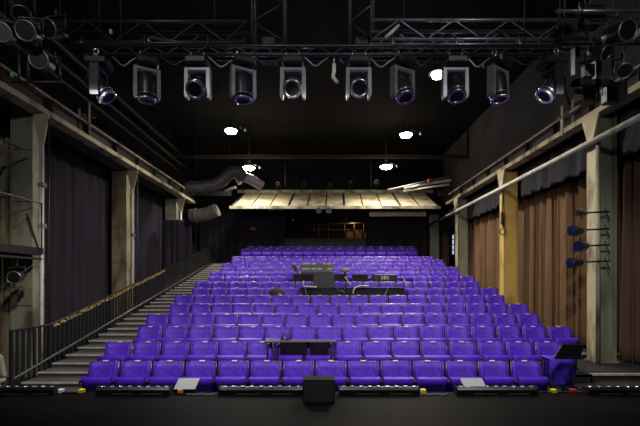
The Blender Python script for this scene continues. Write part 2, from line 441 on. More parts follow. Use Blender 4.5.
curtain('black_drape', 23.9, 2.5, 5.95, 3.1, 6.05, 7, .04, M['black_cloth'], 'black drape right of the central gallery opening on the back wall', 'drape', seed=52, alongx=True)
# rounded black cloth bundle hanging by the third left column
curtain('masking_cloth', 18.5, -6.98, -5.72, 2.4, 4.8, 4, .04, M['black_cloth'], 'black masking cloth hanging below the short pale column top on the left', 'cloth', seed=60, alongx=True)

# ------------------------------------------------------------------ railing on the left aisle
r = empty('stair_railing', (-5.6, 8.0, 0)); tag(r, 'black barred steel railing climbing the left aisle stair', 'railing')
def zs(d): return .2 * (d - D1) + .0
b = MB(); b.box((-.02, -.4, .36), (.02, -.3, .5))
b = MB(); pts = [(0, -.35, .36), (0, 14.2, zs(22.2) + .12)]
b.tube(pts, .03, 8); b.build('bottom_rail', mat('rail_grey', (92, 90, 92), .45, .4, var=.1), r)
b = MB(); b.tube([(0, -.4, 1.24), (0, .7, 1.24), (0, 14.2, zs(22.2) + .95)], .022, 8); b.build('top_rail', M['black'], r)
n = 0; d = 7.6
def ztop(d): return 1.24 if d < 8.7 else 1.24 + (zs(22.2) + .95 - 1.24) * (d - 8.7) / 13.5
while d < 22.2 and n < 98:
    b = MB(); zb = max(.02, zs(d) - .06); b.box((-.012, d - 8.0 - .034, zb), (.012, d - 8.0 + .034, ztop(d)))
    b.build('baluster', M['black'], r); n += 1; d += .155
pm = mat('printed_tape_marks', (205, 176, 92), .6, 0, scale=3.2, stretch=(1, 5.2, 7), col2=(20, 19, 18), lo=.53, hi=.56, detail=2)
b = MB()
b.prism([(8.75 - 8, ztop(8.75) - .09), (8.75 - 8, ztop(8.75) - .012), (15 - 8, ztop(15) - .012), (15 - 8, ztop(15) - .09)], .014, .022, 'x')
o = b.build('printed_tape', pm, r); o['label'] = 'black tape with broken yellow lettering'
b = MB(); b.box((-.02, -.42, .002), (.02, -.36, 1.26)); b.build('post', M['black'], r)

# near left crossing rails / catwalk
r = empty('side_catwalk', (-6.1, 9.25, 0)); tag(r, 'dark steel side catwalk with thin rails at the left edge', 'catwalk')
b = MB(); b.box((-.85, -4.2, 2.70), (0, 0, 2.86)); b.build('deck', M['black'], r)
b = MB(); b.box((-.06, -4.2, 2.60), (.0, 0, 2.64)); b.build('lower_edge', M['darksteel'], r)
b = MB(); b.tube([(-.02, -4.2, 3.83), (-.02, 0, 3.83)], .016, 8); b.build('hand_rail', M['alu'], r)
b = MB(); b.tube([(-.02, -4.2, 4.95), (-.25, -.3, 4.93)], .02, 8); b.build('upper_rail', M['alu_dark'], r)
for y in (-4.1, -2.1, -.04):
    b = MB(); b.tube([(-.02, y, 2.6), (-.02, y, 3.83 if y > -4 else 4.95)], .016, 8); b.build('post', M['alu_dark'], r)
b = MB(); b.tube([(-.02, -.04, .002), (-.02, -.04, 2.72)], .03, 8); b.build('support_post', M['whitepipe'], r)
b = MB(); b.tube([(-.06, -.1, 2.86), (-.3, -.1, 3.6)], .02, 6); b.build('brace', M['darksteel'], r)

# ------------------------------------------------------------------ air ducts at the back left
P = lambda *a: at(*a)
b = MB(); b.tube([P(186, 188, 17.9), P(205, 187, 18), P(219, 184, 18), P(229, 173, 18), P(238, 171, 18), P(243, 178, 18.2)], .26, 16, 2)
for px in (192, 203): b.torus(P(px, 187.4, 18), (1, 0, 0), .265, .02)
tag(b.build('air_duct', M['duct']), 'fat grey round air duct bending up beneath the far left house lamp', 'duct', 'round air ducts')
b = MB(); b.tube([P(190, 216, 18.3), P(206, 215, 18.3), P(217, 210, 18.2)], .29, 16, 2); b.torus(P(196, 215.5, 18), (1, 0, 0), .3, .02)
tag(b.build('air_duct', M['duct']), 'lower dark round air duct ending beside the black masking cloth', 'duct', 'round air ducts')
b = MB(); b.tube([P(241, 175, 18.35), P(250, 179, 18.7), P(262, 186, 19)], [.2, .22, .22, .2, .15, .12][:3], 14)
tag(b.build('duct_elbow', M['duct_light']), 'pale tapering duct end leading down to the back ledge', 'duct')
b = MB(); b.tube([P(236, 176, 18.6), P(240, 184, 18.6)], .1, 8); b.tube([P(225, 191, 18.6), P(236, 187, 18.6)], .06, 8)
tag(b.build('duct_bracket', M['duct_light']), 'small pale bracket beneath the bend of the fat duct', 'bracket')

for k, (px, py, dd) in enumerate(((196, 183, 18), (229, 168, 18), (250, 175, 18.7))):
    q = at(px, py, dd); b = MB(); b.tube([q, (q.x, q.y, 9.39)], .012, 6)
    tag(b.build('duct_hanger', M['darksteel']), 'thin hanger rod holding the %s of the fat air duct' % ['straight left part', 'raised bend', 'pale end'][k], 'rod', 'thin hanger rods of the air ducts')
# ------------------------------------------------------------------ back sloping panel (lit ledge)
r = empty('sloping_light_panel', (0, 20, 0)); tag(r, 'long cream sloping ceiling panel with dark ribs across the back of the hall', 'ceiling panel')
zb, zt = 5.64, 6.72
BL, BR, TL, TR = at(232, 206.5, 20).x, at(438, 206.5, 20).x, at(246, 193, 22).x, at(424, 193, 22).x
def pan(u, v): return (BL + (BR - BL) * u + ((TL + (TR - TL) * u) - (BL + (BR - BL) * u)) * v, 2.0 * v, zb + (zt - zb) * v)
b = MB(); b.grid(pan, 12, 2, .04, (0, .3, .9), False); b.build('panel', M['panel'], r)
b = MB(); b.box((BL - .1, -.12, zb - .12), (BR + .1, .02, zb + .02)); b.build('lower_edge', M['greycream'], r)
b = MB(); b.box((TL - .4, 1.78, zt - .06), (TR + .4, 1.9, zt + .1)); b.build('upper_edge', M['greycream'], r)
for i in range(12):
    u = i / 11
    b = MB(); q = [Vector(pan(u, v)) + Vector((0, -.06, -.03)) for v in (.02, .97)]
    b.tube(q, .045 if i % 3 else .07, 6); b.build('rib', M['darksteel'], r)
for a, c in ((.02, .18), (.15, .3), (.27, .42), (.6, .72)):
    q = []
    for t in range(9):
        u = a + (c - a) * t / 8; v = .9 - .75 * math.sin(PI * t / 8)
        q.append(Vector(pan(u, v)) + Vector((0, -.11, -.06)))
    b = MB(); b.tube(q, .018, 5); b.build('cable', M['rubber'], r)
b = MB(); b.box((at(370, 212, 21.8).x, 21.75, 5.45), (at(426, 212, 21.8).x, 21.95, 5.7))
tag(b.build('back_beam', M['duct_light']), 'pale beam above the right hand back drape, under the sloping panel', 'beam')
b = MB(); b.box((at(268, 208, 21.8).x, 21.75, 5.78), (at(284, 208, 21.8).x, 21.95, 5.9), .01)
tag(b.build('fluorescent_fitting', M['duct_light']), 'small pale light fitting under the left part of the sloping panel', 'light fitting')
# side soffit pieces holding the panel
for s, lab in ((-1, 'left'), (1, 'right')):
    xa = BL - .12 if s < 0 else BR + .12; xb = -7.3 if s < 0 else 6.95
    b = MB(); b.box((min(xa, xb), 20.2, 6.2), (max(xa, xb), 20.45, 6.45))
    tag(b.build('support_beam', M['black']), 'dark cross beam holding the %s end of the sloping panel' % lab, 'beam')

# ------------------------------------------------------------------ back gallery
b = MB(); b.box((-2.2, 24.15, 3.07), (2.6, 24.35, 4.55), .01)
tag(b.build('gallery_parapet', mat('parapet_grey', (58, 57, 58), .8)), 'low dark grey parapet wall behind the last row', 'parapet')
r = empty('gallery_balcony', (0, 26.3, 0)); tag(r, 'dim brown balcony with pipes in the opening behind the seats', 'balcony')
b = MB(); b.box((-2.6, 0, 4.6), (3.2, 1.8, 4.75)); b.build('deck', M['darksteel'], r)
b = MB(); b.tube([(-.4, -.05, 5.62), (3.0, -.05, 5.72)], .04, 8); b.build('hand_rail', M['alu'], r)
b = MB(); b.tube([(-2.4, -.05, 5.25), (3.0, -.05, 5.3)], .02, 8); b.build('middle_rail', M['gold'], r)
for x in (-.5, -.2, .4, 1.4, 2.0, 2.6):
    b = MB(); b.tube([(x, -.05, 4.75), (x, -.05, 5.66)], .03, 6); b.build('post', M['gold'], r)
for i, (x, w_, h) in enumerate(((1.5, .5, .5), (2.1, .45, .62), (2.6, .4, .45))):
    b = MB(); b.box((x, .5, 4.752), (x + w_, .9, 4.752 + h), .03)
    tag(b.build('crate', M['gold'], None, (0, 26.3, .001)), '%s of three brown boxes in the lit gallery' % ['left', 'middle', 'right'][i], 'box', 'brown boxes on the back gallery')
b = MB(); b.tube([(-2.1, 26.2, 4.4), (-1.6, 26.2, 4.41)], .05, 6); tag(b.build('orange_pipe', M['gold']), 'short orange pipe low at the left of the gallery opening', 'pipe')
for i, px in enumerate((292.5, 345.5)):
    b = MB(); p = at(px, 207, 24.0); q = at(px, 219, 24.0); b.tube([(p.x, p.y, 6.5), q], .022, 6); b.box((q.x - .04, q.y - .04, q.z - .08), (q.x + .04, q.y + .04, q.z), .01)
    tag(b.build('hanging_rod', M['alu']), '%s thin grey rod hanging in the gallery opening' % ['left', 'right'][i], 'rod', 'rods hanging in the gallery opening')
b = MB(); b.box((-4.05, 23.82, 4.98), (-3.75, 23.87, 5.14), .01); tag(b.build('exit_plate', M['gold']), 'small brown plate on the left back drape', 'plate')

# ------------------------------------------------------------------ small fixtures on the back ledge
def small_light(px, py, d, lab, m, kind):
    p = at(px, py, d); r = empty('ledge_spotlight', p); tag(r, lab, 'spotlight', 'small spotlights on the back ledge'); r.scale = (1.25,) * 3; r.location.z += .09
    b = MB(); b.cyl((0, -.16, -.02), (0, .16, .03), .09 if kind else .07, .07, 14); b.build('body', m, r)
    b = MB(); b.tube([(-.11, 0, 0), (-.11, 0, -.16), (.11, 0, -.16), (.11, 0, 0)], .012, 6); b.tube([(0, 0, -.16), (0, 0, -.24)], .02, 6); b.build('yoke', M['darksteel'], r)
    b = MB(); b.cyl((0, -.175, -.02), (0, -.155, -.02), .075, .085, 14); b.build('lens', M['lens'], r)
small_light(278, 186, 21.8, 'pale small spotlight at the left of the back ledge', M['duct_light'], 1)
small_light(304, 186, 21.8, 'dark small spotlight, second from the left on the back ledge', M['head_dark'], 0)
small_light(330, 187, 21.8, 'dark small spotlight at the middle of the back ledge', M['head_dark'], 0)
small_light(350.5, 184, 21.8, 'pale upright small spotlight right of the middle of the back ledge', M['duct_light'], 0)
small_light(376, 184, 21.8, 'pale small spotlight at the right of the back ledge', M['duct_light'], 1)
for i, px in enumerate((285, 371)):
    b = MB(); b.tube([at(px, 186, 21.8), at(px, 163, 21.8)], .016, 6); tag(b.build('thin_rod', M['alu']), 'thin rod standing at the %s of the back ledge' % ['left', 'right'][i], 'rod', 'thin rods on the back ledge')
r = empty('hanging_spotlight_pair', at(322, 211, 19.5)); tag(r, 'dark twin spotlight hanging under the middle of the sloping panel', 'spotlight')
for x in (-.15, .3):
    b = MB(); b.cyl((x, -.1, 0), (x, .15, 0), .13, n=14); b.tube([(x, 0, .1), (x, 0, .24)], .02, 6); b.build('body', M['head_dark'], r)
b = MB(); b.tube([(-.4, 0, .22), (.5, 0, .22)], .025, 6); b.build('bar', M['alu'], r)
b = MB()
for px in (388, 396): pass
b.tube([at(388, 190, 19.5), at(450, 176.5, 18)], .05, 8); tag(b.build('slanted_pipe', M['duct']), 'upper dark slanted pipe at the right end of the back ledge', 'pipe')
b = MB(); b.tube([at(404, 187.5, 19.3), at(451, 180, 18)], .06, 8); sp = tag(b.build('slanted_pipe', M['duct_light']), 'pale slanted pipe with a red cap at the right end of the back ledge', 'pipe')
b = MB(); b.cyl(at(428, 181, 18.3), at(432, 180.3, 18.3), .09); b.build('red_cap', M['red'], sp)
b = MB(); b.tube([at(404, 191, 19.3), at(449, 184.5, 18)], .045, 8); tag(b.build('slanted_pipe', M['duct_light']), 'lowest pale slanted pipe at the right end of the back ledge', 'pipe')

# ------------------------------------------------------------------ house lamps
LAMPS = [((231, 131), 14.3, 'house lamp on the left of the nearer pair'), ((406, 135), 14.3, 'house lamp on the right of the nearer pair'),
         ((249, 168), 19.0, 'house lamp on the left, over the pale duct end'), ((386, 167), 19.0, 'house lamp on the right, over the back ledge'),
         ((437.5, 75), 10.4, 'bright house lamp beside the moving heads')]
for (px, py), d, lab in LAMPS:
    p = at(px, py, d); r = empty('house_lamp', p); tag(r, 'glowing ' + lab, 'lamp', 'glowing ceiling house lamps')
    b = MB(); b.cyl((0, 0, .02), (0, 0, .22), .22, .09, 20); b.cyl((0, 0, .22), (0, 0, .36), .07, .07, 12); b.build('reflector', M['alu_dark'], r)
    b = MB(); b.cyl((0, 0, -.06), (0, 0, .02), .18 * d / 16, .23 * d / 16, 20); b.build('bulb', M['lamp'], r)
    b = MB(); b.tube([(0, 0, .36), (0, 0, 9.4 - p.z)], .012, 6); b.build('cable', M['rubber'], r)
    b = MB(); b.tube([(.1, 0, .2), (.5, 0, .05)], .012, 6); b.cyl((.5, 0, -.02), (.5, 0, .12), .05, .03, 8); b.build('ballast', M['alu'], r)
    l = bpy.data.lights.new('lamp_light', 'SPOT'); l.energy = 1050 if d > 11 else 600; l.color = (1, .93, .82); l.shadow_soft_size = .15
    l.spot_size = R(165); l.spot_blend = .6
    lo = bpy.data.objects.new('lamp_light', l); C.objects.link(lo); lo.location = p + Vector((0, 0, -.08))

# ------------------------------------------------------------------ front lighting trusses
def truss(name, x0, x1, y, z0, z1, dep, lab, m, step=.62):
    r = empty(name, ((x0 + x1) / 2, y, z0)); tag(r, lab, 'truss', 'lighting trusses over the stage edge')
    cx = (x0 + x1) / 2; h = z1 - z0
    for yy in (0, dep):
        for zz in (0, h):
            b = MB(); b.tube([(x0 - cx, yy, zz), (x1 - cx, yy, zz)], .024, 8); b.build('chord', m, r)
    for yy in (0, dep):
        x = x0; k = 0; q = [(x - cx, yy, 0)]
        while x < x1 - .05:
            x = min(x + step / 2 * 1.3, x1); k += 1; q.append((x - cx, yy, h if k % 2 else 0))
        b = MB(); b.tube(q, .011, 6); b.build('bracing', m, r)
    x = x0; k = 0; q = [(x - cx, dep, 0)]
    while x < x1 - .05:
        x = min(x + step * .65, x1); k += 1; q.append((x - cx, 0 if k % 2 else dep, 0))
    b = MB(); b.tube(q, .011, 6); b.build('bracing', m, r)
    for x in (x0 + .5, x1 - .5):
        b = MB(); b.tube([(x - cx, dep / 2, h), (x - cx, dep / 2, 9.38 - z0)], .01, 6); b.build('chain', M['alu_dark'], r)
    return r
truss('box_truss', at(60, 0, 6.2).x, at(246, 0, 6.2).x, 6.2, 5.66, 5.96, .29, 'aluminium box truss above the left half of the moving heads', M['alu_dark'])
truss('box_truss', at(372, 0, 6.2).x, at(600, 0, 6.2).x, 6.2, 5.70, 5.98, .29, 'aluminium box truss above the right half of the moving heads', M['alu'])
truss('ladder_truss', at(85, 0, 6).x, at(560, 0, 6).x, 5.95, 5.34, 5.46, .12, 'long low truss carrying the row of moving heads', M['alu_dark'], .3)
def bar(name, x0, x1, y, z, r_, m, lab):
    b = MB(); b.tube([(x0, y, z), (x1, y, z)], r_, 8); x = x0 + .3
    while x < x1: b.cyl((x - .03, y, z), (x + .03, y, z), r_ + .02, n=8); b.tube([(x, y, z), (x, y, z + .12)], .012, 5); x += .9
    return tag(b.build(name, m), lab, 'pipe')
bar('lighting_bar', at(372, 0, 6).x, at(575, 0, 6).x, 6.02, 5.52, .024, M['alu'], 'thin bright lighting bar just above the right half of the moving heads')
bar('lighting_bar', at(60, 0, 6).x, at(245, 0, 6).x, 6.02, 5.54, .02, M['alu_dark'], 'thin dark lighting bar just above the left half of the moving heads')
bar('lighting_bar', at(556, 0, 5.5).x, at(656, 0, 5.5).x, 5.5, at(0, 11, 5.5).z, .022, M['alu'], 'grey lighting bar across the top right corner')
for k, (pa, pb, sag, lab) in enumerate(((112, 136, 8, 'between the first and second moving heads'), (160, 190, 7, 'between the second and third moving heads'), (208, 236, 9, 'between the third and fourth moving heads'),
        (252, 284, 7, 'left of the fifth moving head'), (304, 328, 8, 'left of the lone white clamp'), (338, 352, 6, 'right of the lone white clamp'), (368, 395, 9, 'right of the sixth moving head'),
        (412, 432, 8, 'left of the bright house lamp'), (466, 490, 9, 'between the eighth and ninth moving heads'), (508, 544, 7, 'left of the right end moving head'))):
    yy = 5.93; b = MB()
    q = [at(pa + (pb - pa) * t / 8, 57 + sag * math.sin(PI * t / 8) + 1.2 * math.sin(5 * t), yy) for t in range(9)]
    b.tube(q, .011, 6, 1); tag(b.build('sagging_cable', M['head_dark'] if k % 2 else M['alu']), 'sagging cable under the low truss, ' + lab, 'cable', 'sagging cables under the low truss')
# loose tube lamp leaning on the left truss, and a short one on the right
b = MB(); b.tube([at(150, 37.5, 6.1), at(206, 47, 6.1)], .022, 8); b.tube([at(152, 43, 6.1), at(206, 48.5, 6.1)], .018, 8); b.tube([at(150, 37.5, 6.1), at(147, 40, 6.1), at(152, 43, 6.1)], .02, 8)
tag(b.build('folded_boom_arm', M['alu']), 'long grey folded arm lying along the left truss', 'arm')
b = MB(); b.tube([at(385, 38, 6.1), at(399, 25, 6.1)], .02, 8); tag(b.build('short_boom', M['duct_light']), 'short bright slanted tube at the left end of the right truss', 'tube')
b = MB(); b.tube([at(299, 51, 6.1), at(314, 46, 6.1)], .025, 8); tag(b.build('short_boom', M['alu']), 'short grey slanted tube above the middle moving heads', 'tube')
b = MB(); b.tube([at(334, 64, 6), at(334, 70, 6), at(333, 77, 6), at(337.5, 83, 6)], .028, 8); b.tube([at(334, 64, 6), at(334, 55, 6)], .01, 5)
tag(b.build('hanging_clamp', M['whitepipe']), 'small white clamp hanging alone between the two middle moving heads', 'clamp')
# dark hoist columns at the centre
for i, (px, w_) in enumerate(((268, .5), (362, .36))):
    p = at(px, 30, 6.6); b = MB()
    for sx in (-1, 1):
        for sy in (0, .3): b.tube([(p.x + sx * w_ / 2, 6.6 + sy, 5.55), (p.x + sx * w_ / 2, 6.6 + sy, 9.35)], .022, 6)
    k = 5.6
    while k < 9.2:
        b.tube([(p.x - w_ / 2, 6.6, k), (p.x + w_ / 2, 6.6, k + .3)], .011, 5); b.tube([(p.x + w_ / 2, 6.6, k + .3), (p.x - w_ / 2, 6.6, k + .6)], .011, 5); k += .6
    b.box((p.x - .12, 6.62, 5.62), (p.x + .12, 6.86, 6.0), .03)
    tag(b.build('vertical_truss', M['alu_dark']), 'dark vertical truss rising to the roof at the %s centre' % ['left', 'right'][i], 'truss', 'dark vertical trusses at the top centre')

# moving heads
def moving_head(px, yaw, tilt, lab, light=True, zoff=0, scale=1):
    p = at(px, 61, 5.95); p.z = 5.212
    r = empty('moving_head_light', p, R(yaw)); tag(r, lab, 'moving head light', 'moving head lights under the truss'); r.scale = (scale,) * 3
    g = M['head_grey'] if light else M['head_dark']
    b = MB(); b.box((-.15, -.15, -.055), (.15, .15, .05), .02); b.box((-.09, -.155, -.03), (.09, -.148, .03)); b.build('base', M['head_dark'], r)
    for x in (-.09, .09):
        b = MB(); b.box((x - .02, -.035, .05), (x + .02, .035, .10), .008); b.torus((x, 0, .125), (1, 0, 0), .034, .012, 14, 6); b.build('clamp', M['chrome'], r)
    b = MB()   # U yoke
    b.box((-.175, -.05, -.13), (.175, .05, -.06), .02)
    for s in (-1, 1):
        b.prism([(s * .175, -.07), (s * .128, -.11), (s * .128, -.46), (s * .14, -.50), (s * .165, -.50), (s * .18, -.45)], -.055, .055)
    b.build('yoke', g, r)
    # head barrel: axis direction from tilt (0 = straight down, 90 = towards the stage)
    t = R(tilt); ax = Vector((0, -math.sin(t), -math.cos(t))); c = Vector((0, 0, -.33))
    b = MB(); b.tube([c - ax * .19, c - ax * .16, c - ax * .02, c + ax * .08, c + ax * .17], [.085, .11, .12, .115, .112], 18)
    for k in range(5): b.torus(c - ax * (.14 - .035 * k), ax, .115, .006, 18, 4)
    h = b.build('head', M['head_dark'], r)
    b = MB(); b.torus(c + ax * .185, ax, .108, .022, 22, 8); b.torus(c + ax * .12, ax, .118, .012, 22, 6); b.build('front_ring', M['chrome'], h)
    b = MB(); b.cyl(c + ax * .165, c + ax * .185, .10, .092, 22); b.build('lens', M['lens'], h)
    return r
heads = [(99, 96, 40, 'dark side-on moving head at the left end of the row', False), (147, 26, 0, 'grey moving head turned aside, second from the left end of the row', True),
         (198, 0, 55, 'grey moving head facing the stage, third from the left end of the row', True), (243, 28, 2, 'grey moving head turned aside, fourth from the left end of the row', True),
         (293, 0, 58, 'moving head facing the stage, just left of the lone white clamp', True), (358.5, 0, 60, 'moving head facing the stage, just right of the lone white clamp', True),
         (402.5, 28, 22, 'grey moving head turned aside, left of the bright house lamp', True), (455, 0, 25, 'grey moving head right beside the bright house lamp', True),
         (498, 34, 8, 'grey moving head turned aside, second from the right end of the row', True), (552, -84, 40, 'dark side-on moving head at the right end of the row', False)]
for h in heads: moving_head(*h)

# ------------------------------------------------------------------ corner spotlights
def fresnel(px, py, d, yaw, tilt, lab, square=False, sz=1.0, cat='spotlight', grp='spotlights in the top left corner', m=None):
    p = at(px, py, d); r = empty('fresnel_spotlight' if not square else 'square_floodlight', p, R(yaw)); tag(r, lab, cat, grp); r.scale = (sz,) * 3
    m = m or M['head_dark']
    t = R(tilt); ax = Vector((0, -math.cos(t), -math.sin(t)))
    b = MB()
    if square:
        b.box((-.13, -.1, -.13), (.13, .1, .13), .02); b.box((-.15, -.12, -.15), (.15, -.1, -.12)); b.box((-.15, -.12, .12), (.15, -.1, .15)); b.box((-.15, -.12, -.12), (-.12, -.1, .12)); b.box((.12, -.12, -.12), (.15, -.1, .12))
        b.build('housing', m, r)
        b = MB(); b.cyl((0, -.105, 0), (0, -.12, 0), .1, n=20); b.build('lens', M['lens'], r)
    else:
        b.tube([-ax * .16, -ax * .13, Vector((0, 0, 0)), ax * .12, ax * .15], [.07, .10, .115, .125, .125], 18); b.build('housing', m, r)
        b = MB(); b.torus(ax * .155, ax, .12, .012, 22, 6); b.build('rim', M['alu'], r)
        b = MB(); b.cyl(ax * .14, ax * .155, .11, n=20); b.build('lens', M['lens'], r)
    b = MB(); b.tube([(-.15, 0, 0), (-.15, 0, .2), (.15, 0, .2), (.15, 0, 0)], .012, 6); b.tube([(0, 0, .2), (0, 0, .29)], .02, 8); b.build('yoke', M['alu_dark'], r)
    if 90 < py < 100: b = MB(); b.tube([(0, 0, .28), (0, 0, (9.38 - p.z) / sz)], .014, 6); b.build('hanging_pole', M['alu_dark'], r)
    return r
L_ = [(5, 35, 5.8, 20, 15, 'large round spotlight at the far left edge of the corner cluster'), (31, 33, 5.6, 10, 20, 'round spotlight second from the left edge in the corner cluster'),
      (56, 30, 5.8, -10, 25, 'round spotlight on the right of the upper corner cluster'), (44, 63, 5.9, 10, 10, 'round spotlight in the lower tier of the left corner cluster'),
      (22, 10, 6.2, 30, 50, 'small round spotlight topmost in the left corner cluster')]
for a in L_: fresnel(*a)
b = MB()
for px in (19, 28, 60): b.tube([at(px, 50 if px < 40 else 58, 5.9), at(px, 82, 5.9)], .016, 6)
b.tube([at(-8, 24, 5.9), at(66, 24, 5.9)], .02, 8); b.tube([at(12, 82, 5.9), at(61, 82, 5.9)], .016, 6); b.tube([at(19, 50, 5.9), at(61, 58, 5.9)], .012, 6)
b.tube([at(40, 24, 5.9), at(40, 50, 5.9)], .016, 6)
for px in (5, 36, 60):
    q = at(px, 24, 5.9); b.tube([q, (q.x, q.y, 9.4)], .012, 5)
tag(b.build('spotlight_rack', M['alu_dark']), 'dark pipe frame holding the spotlights in the top left corner', 'rack')
RR = [(590, 19, 5.7, 0, 10, 'square framed floodlight near the top right corner', True, .95), (617, 34, 5.7, 10, 15, 'dark round spotlight right of the square floodlight', False, 1.1),
      (643, 33, 5.9, -10, 15, 'dark round spotlight at the far right edge', False, 1.1), (563, 34, 5.9, 15, 10, 'small dark square floodlight left of the corner cluster', True, .7),
      (585, 95, 6.6, 12, 12, 'left black square spotlight above the right runway beam', True, 1.0), (613, 95, 6.6, -8, 12, 'right black square spotlight above the right runway beam', True, 1.0),
      (598, 52, 5.9, 30, 30, 'small round spotlight under the square floodlight', False, .8), (622, 70, 6.0, -20, 30, 'small round spotlight over the pair of black square spotlights', False, .8)]
for a in RR: fresnel(a[0], a[1], a[2], a[3], a[4], a[5], a[6], a[7], grp='spotlights in the top right corner')
b = MB(); b.box(at(575, 84, 6.2), at(576, 50, 6.3)); b.box(at(575, 84, 6.2), at(607, 82, 6.3)); b.box(at(596, 84, 6.2), at(597, 60, 6.3))
b.tube([at(560, 44, 6.0), at(648, 44, 6.0)], .018, 6); b.tube([at(577, 64, 6.2), at(612, 56, 6.2)], .014, 6); b.tube([at(625, 44, 6.0), at(625, 90, 6.2)], .014, 6)
for px in (565, 610, 636):
    q = at(px, 44, 6.0); b.tube([q, (q.x, q.y, 9.4)], .012, 5)
tag(b.build('spotlight_rack', M['alu_dark']), 'dark pipe frame holding the spotlights in the top right corner', 'rack')
b = MB(); b.box(at(585, 76, 6.15), at(591, 67, 6.25), .01); tag(b.build('dimmer_box', M['greycream']), 'small pale electrical box in the top right rack', 'box')
b = MB(); b.tube([at(553, 60, 6.1), at(569, 104, 7.2)], .035, 8); tag(b.build('black_strut', M['black']), 'black strut sloping from the right end moving head to the runway beam', 'strut')
for nm, px, py, m_, lab in (('green_tag', 12, 75, 'green', 'small green tag on the left runway beam'), ('green_tag', 628, 70, 'green', 'small green tag by the top right rack'),
                            ('yellow_tag', 111, 32, 'tape_brass', 'small yellow strap on the left truss'), ('red_tag', 120, 44.5, 'red', 'small red clip under the left truss'), ('red_tag', 545, 59, 'red', 'small red clip above the right end moving head')):
    q = at(px, py, 6.05); b = MB(); b.box((q.x - .02, q.y - .02, q.z - .035), (q.x + .02, q.y + .02, q.z + .035), .008); tag(b.build(nm, M[m_]), lab, 'tag')
# clamps on the runway beams
for px, py, d, lab in ((84, 122, 11.0, 'pale clamp fixture on the left runway beam'), (567, 120, 10.4, 'pair of pale clamp tubes on the right runway beam')):
    p = at(px, py, d); r = empty('beam_clamp', p); tag(r, lab, 'clamp')
    for x, u0, u1 in ((-.12, -.4, .35), (.14, -.3, .5)):
        b = MB(); b.tube([(x, 0, u0), (x, 0, u1)], .03, 6); b.build('tube', M['whitepipe'], r)
    b = MB(); b.tube([(-.22, 0, .05), (.3, 0, .12)], .022, 6); b.box((-.05, -.04, .08), (.05, .04, .22), .02); b.build('cross_arm', M['greycream'], r)

# blue spotlights on the right column
r = empty('column_boom', (6.02, 9.2, 0)); tag(r, 'upright pale pipe on the sage column that carries the blue spotlights', 'pipe')
b = MB(); b.tube([(0, 0, .35), (0, 0, 5.15)], .045, 8); b.build('pipe', M['greycream'], r)
for py in (213, 230, 246, 262):
    z = at(590, py, 9.2).z; b = MB(); b.tube([(-.28, -.03, z), (.2, -.06, z + .02)], .02, 6); b.tube([(.1, -.06, z + .1), (.22, -.06, z - .2)], .012, 6); b.build('side_arm', M['black'], r)
for i, (px, py) in enumerate(((582, 213), (577, 230.5), (582, 246), (576, 262.5))):
    p = at(px, py, 9.15); q = empty('wall_spotlight', p, R([-60, -70, -60, -75][i]))
    tag(q, ['grey empty lamp head, top of the stack on the right column', 'blue lensed spotlight, second from top on the right column', 'blue lensed spotlight, third from top on the right column', 'blue lensed spotlight, lowest on the right column'][i], 'spotlight', 'spotlights on the right column')
    m_ = M['head_dark']; b = MB(); b.tube([(0, .16, 0), (0, .1, 0), (0, -.12, -.01), (0, -.16, -.01)], [.06, .1, .115, .115] if i else [.04, .06, .06, .06], 14); b.build('body', m_, q)
    b = MB(); b.cyl((0, -.16, -.01), (0, -.172, -.01), .105 if i else .05, n=16); b.build('lens', M['lens_blue'] if i else M['lens'], q)
    b = MB(); b.tube([(0, 0, -.13), (0, 0, .16)], .014, 6); b.tube([(-.12, .0, .0), (.12, 0, 0)], .014, 6); b.build('yoke', M['alu_dark'], q)
# cable bundle on the ochre column
b = MB(); b.tube([(6.0, 14.0, 5.1), (5.98, 13.98, 4.4), (6.01, 13.98, 3.9)], .03, 6); b.box((5.93, 13.93, 4.0), (6.04, 14.02, 4.4), .01); b.torus((5.98, 13.95, 3.75), (0, 1, 0), .1, .02, 14, 5)
tag(b.build('cable_bundle', M['darksteel']), 'cable and switch box hanging on the left face of the ochre column', 'cable')

# ------------------------------------------------------------------ stage edge items
def batten(px0, px1, lab, y=5.76):
    xa = at(px0, 0, y).x; xb = at(px1, 0, y).x; cx = (xa + xb) / 2; h = (xb - xa) / 2
    r = empty('floor_light_batten', (cx, y, .602)); tag(r, lab, 'light batten', 'black light battens along the stage edge')
    b = MB(); b.prism([(-.055, 0), (.055, 0), (.055, .08), (.03, .1), (-.03, .1), (-.055, .07)], -h, h, 'x'); b.build('housing', M['black_sat'], r)
    n = int(2 * h / .115)
    for k in range(n):
        x = -h + (k + .5) * 2 * h / n; b = MB(); b.cyl((x, .0, .098), (x, .0, .112), .036, .03, 12); b.build('lens', M['chrome'], r)
    for s in (-1, 1):
        b = MB(); b.box((s * h - .006, -.06, 0), (s * h + .006, .06, .11), .003); b.build('end_cap', M['rubber'], r)
    for qa, qb in ((-.6, 0), (.25, .8)):
        b = MB(); b.box((h * qa, -.062, .012), (h * qb, -.056, .02)); b.build('trim_strip', M['alu'], r)
bl = ['at the far left below the railing', 'in front of the left end seats', 'just left of the black stage monitor', 'just right of the black stage monitor', 'in front of the right hand seats', 'at the far right by the low steps']
for i, (a, c) in enumerate(((-6, 56), (98, 171), (219.5, 303), (339, 418.5), (456, 536), (585, 652))):
    batten(a, c, 'black light batten on the stage edge ' + bl[i])
